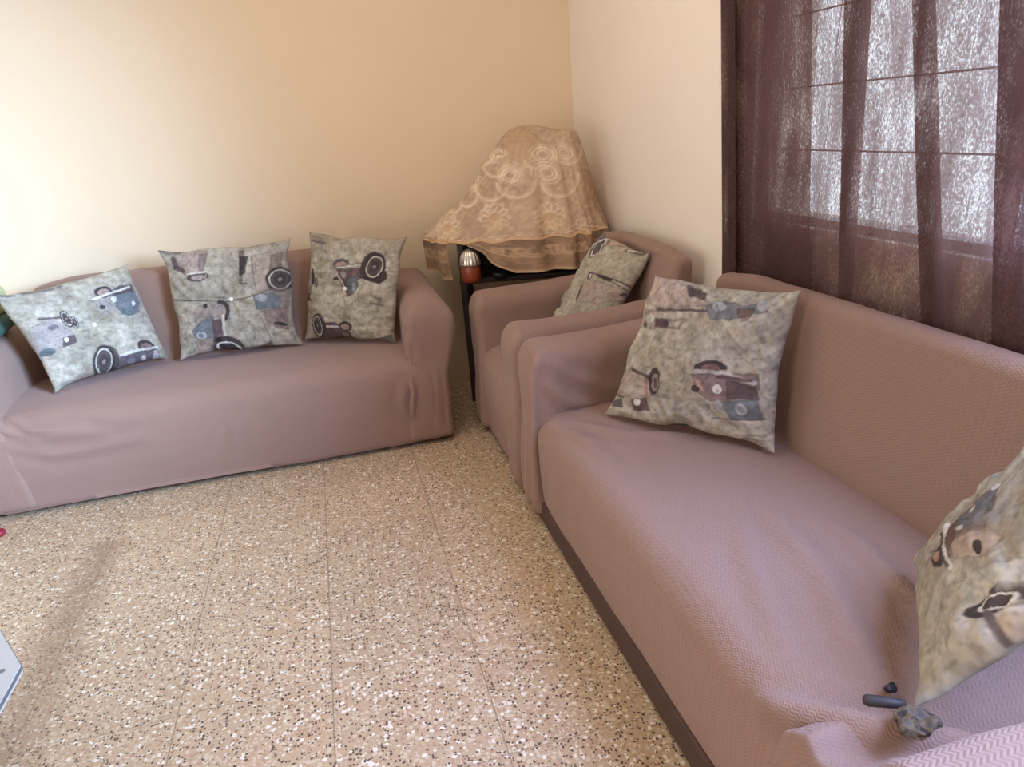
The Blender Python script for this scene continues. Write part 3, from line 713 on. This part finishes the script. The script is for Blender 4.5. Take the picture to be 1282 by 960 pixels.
def draw_e(k):
    k.poly([(270, 100), (330, 85), (540, 150), (560, 185), (330, 195), (265, 180)], (168, 146, 138), 0.85, 14); k.poly([(440, 115), (545, 140), (545, 165), (470, 150)], (70, 58, 58)); k.line([(315, 200), (560, 206)], 5, DK2)
    k.poly([(550, 190), (620, 170), (700, 190), (800, 180), (800, 215), (640, 240), (570, 235)], (112, 110, 114)); k.ell(605, 190, 30, 18, (158, 158, 158)); k.ell(780, 190, 26, 24, (164, 160, 158)); k.ell(720, 232, 22, 18, MV); k.poly([(680, 200), (750, 205), (740, 235), (690, 230)], BR_)
    k.poly([(255, 200), (320, 205), (315, 280), (245, 270)], (150, 132, 126), 0.8, 14); k.poly([(315, 234), (385, 236), (380, 270), (312, 268)], (72, 54, 60)); k.line([(380, 240), (450, 236), (432, 272), (380, 268)], 5, MV)
    k.ell(285, 235, 18, 20, (176, 170, 164)); k.ell(255, 262, 12, 12, DK2)
    k.line([(640, 280), (730, 390)], 5, (138, 128, 116), 0.8); k.line([(700, 400), (800, 460)], 4, (138, 128, 116), 0.7); k.line([(560, 300), (640, 330), (650, 400)], 4, (166, 158, 144), 0.7)
    k.ring(410, 475, 22, 28, 0.09, (146, 140, 132), 0, 0.8); k.line([(395, 470), (425, 468)], 2, (146, 140, 132), .7); k.line([(395, 480), (425, 480)], 2, (146, 140, 132), .7)
    k.poly([(495, 470), (770, 470), (775, 540), (740, 585), (560, 600), (510, 560)], (122, 100, 98)); k.arc(575, 450, 56, 36, 0.25, DK, 0, 180); k.ell(576, 446, 40, 24, (122, 92, 86)); k.poly([(520, 455), (640, 450), (640, 470), (520, 468)], DK2)
    k.line([(480, 452), (620, 462), (755, 512)], 9, (176, 164, 158)); k.line([(600, 482), (740, 500)], 8, (84, 64, 66)); k.poly([(640, 500), (760, 530), (765, 590), (640, 585)], (88, 70, 72)); k.poly([(500, 480), (530, 490), (545, 560), (510, 540)], (170, 132, 120)); k.ell(502, 540, 20, 18, DK, 40)
    k.poly([(610, 605), (760, 590), (772, 690), (640, 694)], BL_); k.ell(600, 540, 18, 24, LT); k.ell(690, 640, 26, 28, (168, 166, 166)); k.ell(690, 640, 15, 16, (130, 130, 134)); k.ell(553, 624, 18, 28, (164, 158, 152)); k.ell(553, 624, 9, 17, (130, 124, 122)); k.ell(600, 622, 16, 28, (156, 150, 148)); k.line([(480, 560), (540, 600), (545, 650)], 5, (150, 140, 132)); k.line([(560, 690), (770, 692)], 4, DK2, 0.7)
    k.poly([(200, 450), (290, 480), (300, 560), (280, 600), (190, 610), (110, 570), (150, 500)], (158, 140, 130), 0.7, 18); k.ell(318, 505, 28, 66, DK, 10); k.ell(322, 512, 17, 44, (142, 120, 114), 10); k.ell(324, 512, 8, 26, DK2, 10); k.line([(210, 450), (290, 485)], 9, DK2); k.line([(275, 500), (275, 590)], 8, (150, 112, 100))
    k.poly([(205, 600), (275, 590), (275, 655), (205, 655)], (92, 70, 76)); k.ell(232, 612, 16, 16, LT); k.poly([(95, 600), (150, 590), (150, 640), (95, 635)], (88, 78, 80)); k.ell(180, 620, 18, 20, (166, 158, 150)); k.line([(100, 565), (160, 580)], 5, DK2)
    k.poly([(320, 745), (420, 742), (430, 765), (330, 765)], DK); k.line([(90, 690), (190, 715), (330, 752), (620, 815), (780, 838)], 4, (128, 118, 108), 0.7)
    k.line([(640, 780), (760, 770)], 6, (110, 98, 86), 0.6); k.line([(660, 800), (770, 790)], 6, (120, 108, 94), 0.6); k.line([(640, 815), (740, 810)], 5, (120, 108, 94), 0.6)

def draw_f(k):
    k.X = k.X - 58; k.Y = k.Y - 66
    k.poly([(450, 290), (540, 190), (640, 140), (650, 230), (600, 330), (480, 390)], (118, 98, 92), 0.9, 14); k.poly([(540, 210), (640, 140), (640, 230), (620, 260), (560, 290), (500, 290), (520, 240)], (104, 104, 108))
    k.ell(560, 212, 15, 15, LT); k.ell(528, 285, 14, 10, LT); k.ell(634, 145, 14, 16, LT); k.ell(612, 270, 34, 26, (128, 122, 122)); k.ell(636, 276, 24, 22, (150, 144, 140)); k.line([(500, 240), (560, 260)], 4, DK2)
    k.poly([(500, 330), (620, 300), (650, 340), (600, 390), (510, 390)], (182, 158, 142), 0.8, 14); k.ell(580, 362, 14, 22, DK, 10); k.poly([(465, 250), (500, 230), (520, 320), (490, 370)], (108, 82, 76))
    k.poly([(438, 340), (455, 320), (480, 390), (470, 410), (442, 400)], DK, 1, 6); k.ell(456, 372, 10, 20, (170, 130, 116)); k.line([(472, 240), (462, 300), (482, 360), (494, 420)], 7, LT); k.line([(455, 270), (468, 350), (486, 410)], 5, DK2)
    k.ring(514, 464, 24, 20, 0.09, (146, 140, 130), 0, 0.8); k.line([(500, 460), (530, 458)], 2, (146, 140, 132), .7); k.line([(500, 470), (530, 470)], 2, (146, 140, 132), .7)
    k.poly([(550, 560), (690, 500), (760, 540), (760, 660), (680, 680), (570, 660)], (188, 168, 152), 0.7, 18); k.ell(560, 535, 66, 20, DK, -25); k.ell(640, 490, 70, 22, (78, 62, 62), -8); k.ring(590, 522, 54, 14, 0.14, LT, -22); k.ell(585, 525, 40, 9, DK2, -22); k.line([(600, 545), (700, 510)], 6, LT)
    k.line([(556, 555), (560, 640), (585, 690)], 12, (108, 96, 94)); k.ell(655, 635, 22, 18, (104, 92, 82)); k.ell(640, 658, 30, 8, (86, 78, 68), -15); k.poly([(600, 690), (760, 720), (760, 850), (640, 800)], (140, 120, 104), 0.6, 40)
    k.line([(520, 760), (660, 780)], 8, (128, 112, 92), 0.6); k.line([(560, 740), (690, 730)], 7, (128, 112, 92), 0.5); k.line([(400, 745), (470, 750)], 7, (140, 124, 100), 0.5)
    k.poly([(560, 430), (690, 400), (690, 470), (600, 490)], (206, 202, 194), 0.6, 20)

make_cushion('car print cushion tilted in the left corner of the back sofa', (-1.242, 3.325, .464), (-0.825, 3.622, .464), (-0.925, 3.72, .91), (-1.375, 3.39, .878),
             [(298, 902), (1018, 672), (768, 86), (-38, 298)], draw_a, 1, 150)
make_cushion('car print cushion upright in the middle of the back sofa', (-0.770, 3.598, .456), (-0.212, 3.556, .456), (-0.183, 3.640, .946), (-0.760, 3.684, .960),
             [(200, 895), (1010, 790), (920, 95), (70, 180)], draw_b, 2, 150)
make_cushion('car print cushion leaning in the right corner of the back sofa', (-0.185, 3.645, .458), (0.222, 3.325, .458), (0.337, 3.36, .935), (-0.080, 3.70, .962),
             [(50, 870), (745, 915), (815, 105), (95, 60)], draw_c, 3, 150)
make_cushion('car print cushion on the armchair partly hidden behind its armrest', (0.875, 3.026, .470), (0.985, 2.68, .458), (1.262, 2.70, .842), (1.185, 3.06, .905),
             [(-16, 903), (373, 1102), (872, 310), (446, 121)], draw_d, 4, 120, button=False, thick=0.06)
make_cushion('car print cushion at the far end of the sofa under the window', (0.797, 2.083, .452), (1.147, 1.655, .455), (1.235, 1.70, .898), (0.965, 2.045, .910),
             [(60, 690), (780, 840), (905, 150), (285, 90)], draw_e, 5, 200, button=False, thick=0.07)
sA = math.radians(33); uF = np.array([0.7369 * math.sin(sA), -0.676 * math.sin(sA), math.cos(sA)]) * 0.5
pa, pb = np.array([1.074, 1.041, .48]), np.array([.790, .712, .480])
make_cushion('large car print cushion at the cropped near end of the window sofa', pa, pb, pb + uF, pa + uF,
             [(382, 343), (372, 834), (1220, 280), (980, -170)], draw_f, 6, 200, button=False, thick=0.06)

# ------------------------------------------------------------------ corner stand, lace, jar
M_dkwood = plain('dark_stained_wood', lin(48, 34, 30), 0.45, nscale=18)
M_smoke = plain('grey_glass_shelf', lin(92, 100, 94), 0.15, nscale=6, var=0.05)
M_red = plain('red_brown_enamel', lin(138, 60, 38), 0.3, nscale=25, var=0.12)
M_silver = plain('silver_fluted_metal', lin(214, 208, 196), 0.28, 0.85, nscale=40, var=0.05)
M_dkgreen = plain('dark_green_case', lin(50, 56, 50), 0.5, nscale=12)

st = empty('corner_stand', (0.975, 3.675, 0), -0.263); tag(st, 'dark two-tier stand in the corner under the lace cloth', 'stand')
sx, sy = 0.325, 0.20
V, F = round_block(-sx, sx, -sy, sy, 0.640, 0.668, 0.006, 0.1); mesh_obj('lower_shelf', V, F, M_dkwood, st)
V, F = round_block(-sx, sx, -sy, sy, 0.842, 0.856, 0.004, 0.1); mesh_obj('glass_shelf', V, F, M_smoke, st)['label'] = 'grey glass upper shelf'
for ax_ in (-1, 1):
    for ay in (-1, 1):
        V, F = round_block(ax_ * (sx - 0.02) - 0.017, ax_ * (sx - 0.02) + 0.017, ay * (sy - 0.02) - 0.017, ay * (sy - 0.02) + 0.017, 0, 0.842, 0.005, 0.1)
        mesh_obj('leg', V, F, M_dkwood, st)
V, F = round_block(-sx + 0.02, sx - 0.02, sy - 0.03, sy - 0.02, 0.668, 0.842, 0.004, 0.1); mesh_obj('back_panel', V, F, M_dkgreen, st)

jar = empty('jar', (0.655, 3.475, 0.668)); tag(jar, 'small red-brown jar with a silver fluted lid below the lace cloth', 'jar')
V, F = lathe([(0.040, 0), (0.046, 0.006), (0.048, 0.02), (0.049, 0.075), (0.047, 0.082)], 40); mesh_obj('jar_body', V, F, M_red, jar)
V, F = lathe([(0.050, 0.082), (0.052, 0.088), (0.050, 0.105), (0.044, 0.130), (0.033, 0.150), (0.016, 0.160), (0.006, 0.163)], 96, flute=16, fl=0.03)
mesh_obj('lid', V, F, M_silver, jar)['label'] = 'silver fluted domed lid'
V, F = lathe([(0.001, 0), (0.030, 0.0), (0.038, 0.018), (0.040, 0.034), (0.037, 0.034), (0.034, 0.018), (0.004, 0.006)], 28, (0.80, 3.46, 0.669))
tag(mesh_obj('bowl', V, F, M_black), 'small dark bowl beside the jar on the corner stand', 'bowl')

def lace():
    # tent of cloth over the things piled on the stand: rings from the hem up to the peak
    e1 = np.array([0.965, -0.26]); e2 = np.array([0.26, 0.965]); c0 = np.array([1.03, 3.655])
    # z, left, right, front, back extents from c0 along e1 (left negative) and e2
    prof = [(0.862, -0.560, 0.370, -0.30, 0.13), (0.885, -0.565, 0.365, -0.30, 0.14), (0.92, -0.50, 0.355, -0.285, 0.14), (0.99, -0.395, 0.335, -0.265, 0.13),
            (1.06, -0.315, 0.318, -0.24, 0.13), (1.13, -0.255, 0.305, -0.215, 0.12), (1.20, -0.205, 0.290, -0.19, 0.12), (1.27, -0.150, 0.275, -0.165, 0.11),
            (1.315, -0.110, 0.262, -0.14, 0.10), (1.335, -0.085, 0.235, -0.11, 0.09), (1.350, -0.05, 0.15, -0.07, 0.06), (1.356, -0.02, 0.06, -0.02, 0.03)]
    pz = np.array(prof); zz = np.concatenate([np.linspace(0.862, 1.3, 70), np.linspace(1.303, 1.356, 22)])
    n = 260; V = []; A = []; Z = []
    for z in zz:
        L, R, Fr, B = [np.interp(z, pz[:, 0], pz[:, i]) for i in (1, 2, 3, 4)]
        th = np.linspace(0, 2 * math.pi, n, endpoint=False)
        ca, sa = np.cos(th), np.sin(th)
        sq = lambda t: np.sign(t) * np.abs(t) ** 0.8
        a = np.where(ca > 0, R, -L) * sq(ca); b = np.where(sa > 0, B, -Fr) * sq(sa)
        q = np.stack([ca * 1.3, sa * 1.3, np.full(n, z * 1.2)], 1)
        f = 1 + 0.06 * vnoise(q, 2.2, 5) + 0.075 * vnoise(q * np.array([1, 1, .5]), 6, 1) * (1.2 - 0.5 * (z - .86) / .5)
        a *= f; b *= f
        hump = 0.02 * math.exp(-((z - 1.33) / 0.03) ** 2)
        lump = -0.014 * np.exp(-((a - 0.16) / 0.05) ** 2) * (z > 1.31)
        dz = 0.018 * vnoise(np.stack([a, b, np.full(n, 3.0)], 1), 9, 4) * min(1, (z - 0.86) / 0.1) + lump * (z - 1.3) / 0.05
        P = c0 + a[:, None] * e1 + b[:, None] * e2
        V.append(np.stack([P[:, 0], P[:, 1], z + dz], 1)); A.append(a); Z.append(z + dz)
    V = np.concatenate(V); A = np.concatenate(A); Z = np.concatenate(Z); K = len(zz)
    hem = (V[:, 2] < 0.90)
    V[:, 0] = np.minimum(V[:, 0], XW - 0.008); V[:, 1] = np.minimum(V[:, 1], YW - 0.008)
    F = [(k * n + i, k * n + (i + 1) % n, (k + 1) * n + (i + 1) % n, (k + 1) * n + i) for k in range(K - 1) for i in range(n)]
    F.append(tuple((K - 1) * n + i for i in range(n)))
    # lace pattern, in units of the cloth (4 units per pixel of the reference zoom = about 1 mm each)
    X = 600 + (A + 0.05) / 0.00105; Y = 75 + (1.360 - Z) / 0.00091
    q = np.stack([X / 300, Y / 300, X * 0], 1)
    m = np.clip(0.5 + 0.5 * vnoise(q, 2.5, 3) + 0.5 * vnoise(q, 22, 6), 0, 1)[:, None]
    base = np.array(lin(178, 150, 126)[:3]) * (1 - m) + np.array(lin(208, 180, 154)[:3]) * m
    k = Ink(X, Y, base); HI = (238, 214, 188)
    k.poly([(560, 60), (660, 80), (720, 140), (640, 250), (540, 200), (540, 110)], (186, 152, 116), 0.6, 30)
    for (cx, cy, rx, ry, a0, a1) in ((590, 330, 90, 82, 180, 360), (470, 340, 80, 78, 180, 350), (790, 330, 90, 95, 190, 10), (350, 370, 62, 78, 190, 350), (840, 200, 70, 70, 190, 20), (500, 230, 70, 74, 180, 350), (700, 230, 66, 50, 180, 340),
                                     (430, 190, 60, 60, 190, 340), (270, 420, 60, 60, 190, 340)):
        k.arc(cx, cy, rx, ry, 0.06, HI, a0, a1, 0.8); k.arc(cx, cy, rx * 0.86, ry * 0.86, 0.03, HI, a0, a1, 0.5)
    for (cx, cy, rx, ry, an) in ((720, 210, 46, 36, 20), (730, 300, 50, 34, 25), (565, 300, 40, 34, 15), (460, 220, 34, 20, -10), (380, 330, 34, 28, -50), (520, 190, 28, 18, 0), (820, 210, 40, 30, 30)):
        k.ring(cx, cy, rx, ry, 0.12, HI, an, 0.85); k.ring(cx, cy, rx * 0.6, ry * 0.6, 0.16, HI, an, 0.75); k.ring(cx, cy, rx * 1.4, ry * 1.4, 0.06, HI, an, 0.5)
    for (cx, cy, s) in ((730, 520, 1.0), (480, 500, 0.95), (250, 550, 0.9), (890, 600, 0.8)):
        for t in np.linspace(-70, 250, 11):
            dx, dy = math.cos(math.radians(t)) * 48 * s, -math.sin(math.radians(t)) * 48 * s
            k.ring(cx + dx, cy + dy, 24 * s, 13 * s, 0.24, HI, -t, 0.6)
        k.ell(cx, cy, 30 * s, 22 * s, (206, 168, 130), 0, 0.7); k.poly([(cx - 80 * s, cy + 60 * s), (cx, cy - 20 * s), (cx + 90 * s, cy + 30 * s), (cx + 40 * s, cy + 80 * s)], (204, 168, 130), 0.4, 20)
    k.put(sstep(600, 625, Y), (206, 170, 134), 0.8)
    k.line([(-20, 622), (380, 612), (640, 622), (1000, 640)], 6, (226, 192, 156)); 
    for x in range(-20, 1000, 60): k.arc(x, 618, 26, 20, 0.12, HI, 0, 180, 0.7)
    o = mesh_obj('lace_tablecloth', V, F, M_lace, attr=np.clip(k.C, 0, 1))
    tag(o, 'beige lace tablecloth heaped over a tall pile in the room corner', 'tablecloth')
    # hem roll round the foot of the tent, and the second scalloped layer hanging below it, open at the left where the jar shows
    ring = V[:n]
    front = [i for i in range(n) if math.pi * 0.93 < 2 * math.pi * i / n < 2 * math.pi * 1.0]
    pts = [(ring[i][0] * 1.0 - e2[0] * 0.006, ring[i][1] - e2[1] * 0.006, 0.862 + 0.006 * math.sin(i * 0.5)) for i in front]
    V2, F2 = tube(pts, 0.007, 8)
    mesh_obj('hem', V2, F2, M_lace, o, attr=np.tile(np.array(lin(208, 172, 136)[:3]), (len(V2), 1)))
    def panel(name, i0, i1, lower, seed, drift=0.0):
        VV = []; XX = []; J = 34; ids = list(range(i0, i1))
        for a, i in enumerate(ids):
            f = a / (len(ids) - 1); zb = lower(f)
            for j in range(J):
                t = j / (J - 1); z = 0.862 + (zb - 0.862) * t
                out = 0.010 + 0.014 * t * (1 + math.sin(a * 0.55 + seed)) 
                p = ring[i % n]; d = np.array([p[0] - c0[0], p[1] - c0[1]]); d /= np.linalg.norm(d)
                VV.append((min(p[0] + d[0] * out + drift * t, XW - 0.006), min(p[1] + d[1] * out, YW - 0.006), z)); XX.append((a * 9.0, t * 180))
        L = len(ids)
        FF = [(a * J + j, a * J + j + 1, (a + 1) * J + j + 1, (a + 1) * J + j) for a in range(L - 1) for j in range(J - 1)]
        XX = np.array(XX); q = np.stack([XX[:, 0] / 120, XX[:, 1] / 120, XX[:, 0] * 0 + seed], 1)
        m = np.clip(0.5 + 0.6 * vnoise(q, 2.2, seed) + 0.4 * vnoise(q, 14, 2), 0, 1)[:, None]
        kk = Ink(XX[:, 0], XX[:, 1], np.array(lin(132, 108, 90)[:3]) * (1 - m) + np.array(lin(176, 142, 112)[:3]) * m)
        for c in np.arange(60, L * 9, 120):
            for rr in (46, 36): kk.arc(c, 40, rr, rr * 1.2, 0.07, (206, 172, 136), 180, 360, 0.8)
            for dx in (-24, 0, 24): kk.ring(c + 60 + dx, 70, 14, 24, 0.25, (206, 172, 136), dx, 0.6)
        kk.put(sstep(160, 172, XX[:, 1]), (206, 172, 136), 0.8)
        return mesh_obj(name, VV, FF, M_lace, o, attr=np.clip(kk.C, 0, 1))
    a0 = int(n * 0.485)
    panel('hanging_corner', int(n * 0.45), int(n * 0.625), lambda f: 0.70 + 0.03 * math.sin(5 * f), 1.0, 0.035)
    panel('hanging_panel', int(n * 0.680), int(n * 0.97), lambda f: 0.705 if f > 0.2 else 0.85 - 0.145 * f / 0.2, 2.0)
    return o
lace()
# ------------------------------------------------------------------ small things at the picture's edges
M_ygreen = plain('yellow_green_cloth', lin(176, 178, 132), 0.9, nscale=20, var=0.12)
M_green = plain('dark_green_cloth', lin(62, 92, 80), 0.9, nscale=20, var=0.15)
bl = empty('folded_blanket', (-1.52, 3.50, 0.70)); tag(bl, 'green and yellow folded cloth lying on the left armrest of the back sofa', 'blanket')
V, F = round_block(-0.12, 0.11, -0.16, 0.16, 0.0, 0.075, 0.03, 0.02); V[:, 2] += 0.008 * vnoise(V, 9); mesh_obj('green_fold', V, F, M_green, bl)['label'] = 'dark green lower fold'
V, F = round_block(-0.11, 0.09, -0.10, 0.18, 0.07, 0.20, 0.04, 0.02); V[:, 2] += 0.014 * vnoise(V, 7, 3); mesh_obj('yellow_fold', V, F, M_ygreen, bl)['label'] = 'pale yellow-green upper fold'

M_redp = plain('red_plastic', lin(140, 32, 48), 0.45, nscale=20)
sl = empty('slipper', (-1.50, 2.975, 0.0)); tag(sl, 'red slipper on the floor before the long sofa at the left edge', 'slipper')
th = np.linspace(0, 2 * math.pi, 40, endpoint=False)
def sole(z, g):
    return [(0.125 * math.cos(t) * g - 0.06, (0.043 + 0.007 * math.cos(t)) * math.sin(t) * g, z) for t in th]
V = np.array(sole(0.0, 0.95) + sole(0.006, 1.0) + sole(0.018, 1.0) + sole(0.022, 0.96)); F = [(r * 40 + i, r * 40 + (i + 1) % 40, (r + 1) * 40 + (i + 1) % 40, (r + 1) * 40 + i) for r in range(3) for i in range(40)] + [tuple(range(40))[::-1], tuple(120 + i for i in range(40))]
mesh_obj('sole', V, F, M_redp, sl)
V = []; 
for i in range(9):
    x = -0.04 + 0.075 * i / 8
    for j in range(13):
        t = math.pi * j / 12; V.append((x, 0.047 * math.cos(t) * (1 - 0.25 * i / 8), 0.016 + (0.045 - 0.014 * i / 8) * math.sin(t)))
F = [(i * 13 + j, i * 13 + j + 1, (i + 1) * 13 + j + 1, (i + 1) * 13 + j) for i in range(8) for j in range(12)]
o = mesh_obj('strap', V, F, M_redp, sl); md = o.modifiers.new('thickness', 'SOLIDIFY'); md.thickness = 0.004

M_white = plain('white_painted_board', lin(176, 170, 166), 0.5, nscale=15, var=0.04)
M_edge = plain('grey_edge_band', lin(96, 92, 90), 0.5, nscale=30)
lt = empty('low_table', (-1.075, 1.35, 0)); tag(lt, 'white low table with a cut corner at the left edge', 'table')
zt = 0.38
out = [(0.288, 0.155), (0.188, 0.318), (-0.188, 0.318), (-0.288, 0.155), (-0.288, -0.155), (-0.188, -0.318), (0.188, -0.318), (0.288, -0.155)]
def slab(z0, z1, g):
    k = len(out); V = [(x * g, y * g, z0) for x, y in out] + [(x * g, y * g, z1) for x, y in out]
    return np.array(V), [tuple(range(k))[::-1], tuple(range(k, 2 * k))] + [(i, (i + 1) % k, k + (i + 1) % k, k + i) for i in range(k)]
mesh_obj('table_top', *slab(zt - 0.02, zt, 1.0), M_white, lt, smooth=False)
mesh_obj('edge_band', *slab(zt - 0.012, zt - 0.004, 1.006), M_edge, lt, smooth=False)['label'] = 'thin grey edge band'
V, F = lathe([(0.007, 0), (0.007, 0.001), (0.005, 0.002)], 16, (0.255, 0.145, zt)); mesh_obj('screw', V, F, M_edge, lt)['label'] = 'grey screw head'
for sx_ in (-1, 1):
    for sy_ in (-1, 1):
        V, F = lathe([(0.014, 0), (0.018, zt - 0.02)], 14, (sx_ * 0.12, sy_ * 0.14, 0)); mesh_obj('leg', V, F, M_white, lt)

# clutter in the near corner of the sofa under the window
M_stick = plain('dark_grey_plastic', lin(52, 43, 42), 0.6, nscale=60)
V, F = tube([(0.766, 0.724, 0.487), (0.748, 0.733, 0.487), (0.716, 0.750, 0.487), (0.711, 0.753, 0.487)], [0.006, 0.0085, 0.0095, 0.006], 14)
tag(mesh_obj('stick', V, F, M_stick), 'short dark grey stick lying on the seat below the near cushion', 'stick')
def rag_mat():
    m, nt, p = mat('mottled_tan_rag')
    nt.links.new(ramp(nt, noise(nt, objco(nt), 48, 3, 0.6), [(0.38, lin(48, 40, 38)), (0.5, lin(106, 88, 66)), (0.62, lin(80, 72, 68))]), p.inputs['Base Color'])
    p.inputs['Roughness'].default_value = 0.95
    return m
M_rag = rag_mat()
V, F = round_block(0.722, 0.782, 0.666, 0.710, 0.488, 0.504, 0.006, 0.0025); V += 0.008 * np.stack([vnoise(V, 40), vnoise(V, 40, 5), vnoise(V, 55, 9)], 1) - 0.004 * np.abs(vnoise(V, 90, 2))[:, None]
tag(mesh_obj('rag', V, F, M_rag), 'crumpled tan and grey rag tucked under the near cushion', 'rag')
V, F = round_block(0.783, 0.803, 0.775, 0.790, 0.452, 0.464, 0.0055, 0.003); V += 0.004 * np.stack([vnoise(V, 90), vnoise(V, 90, 5), vnoise(V, 90, 9)], 1)
tag(mesh_obj('hair_tie', V, F, M_black), 'small dark knotted tie on the seat beside the near cushion', 'hair tie')

# loose bunched slipcover between the seat and the near armrest
def bunched():
    nu, nv = 110, 70; V = []
    for i in range(nu):
        for j in range(nv):
            u, v = i / (nu - 1), j / (nv - 1)          # u along the seat depth, v towards the armrest
            x = 0.575 + 0.33 * u; y = 0.80 - 0.29 * v
            V.append((x, y, 0))
    V = np.array(V); u = np.repeat(np.linspace(0, 1, nu), nv); v = np.tile(np.linspace(0, 1, nv), nu)
    q = np.stack([u * 2, v * 2, u * 0], 1)
    ph = 13 * (v + 0.55 * u) + 2.2 * vnoise(q, 1.2, 3)
    env = np.sin(np.pi * np.clip(u * 0.9 + 0.12, 0, 1)) * sstep(0.0, 0.25, v) * (1 - 0.7 * sstep(0.30, 0.5, u) * (1 - sstep(0.72, 0.9, v)))
    V[:, 2] = 0.432 + 0.042 * env * (0.5 + 0.5 * np.sin(ph)) ** 1.3 + 0.010 * vnoise(q, 4, 1) * env + 0.06 * sstep(0.7, 1.0, v)
    V[:, 2] -= 0.06 * (1 - sstep(0.0, 0.1, u)) + 0.02 * (1 - sstep(0, .08, v))
    F = [(i * nv + j, (i + 1) * nv + j, (i + 1) * nv + j + 1, i * nv + j + 1) for i in range(nu - 1) for j in range(nv - 1)]
    return V, F
V, F = bunched()
sofa_r = [o for o in bpy.data.objects if o.name.startswith('sofa') and o.parent is None][-1]
bf = mesh_obj('bunched_cover', V, F, M_slip); bf['label'] = 'bunched loose folds of slipcover'
bf.parent = sofa_r
bf.matrix_parent_inverse = (Matrix.Translation(sofa_r.location) @ sofa_r.rotation_euler.to_matrix().to_4x4()).inverted()
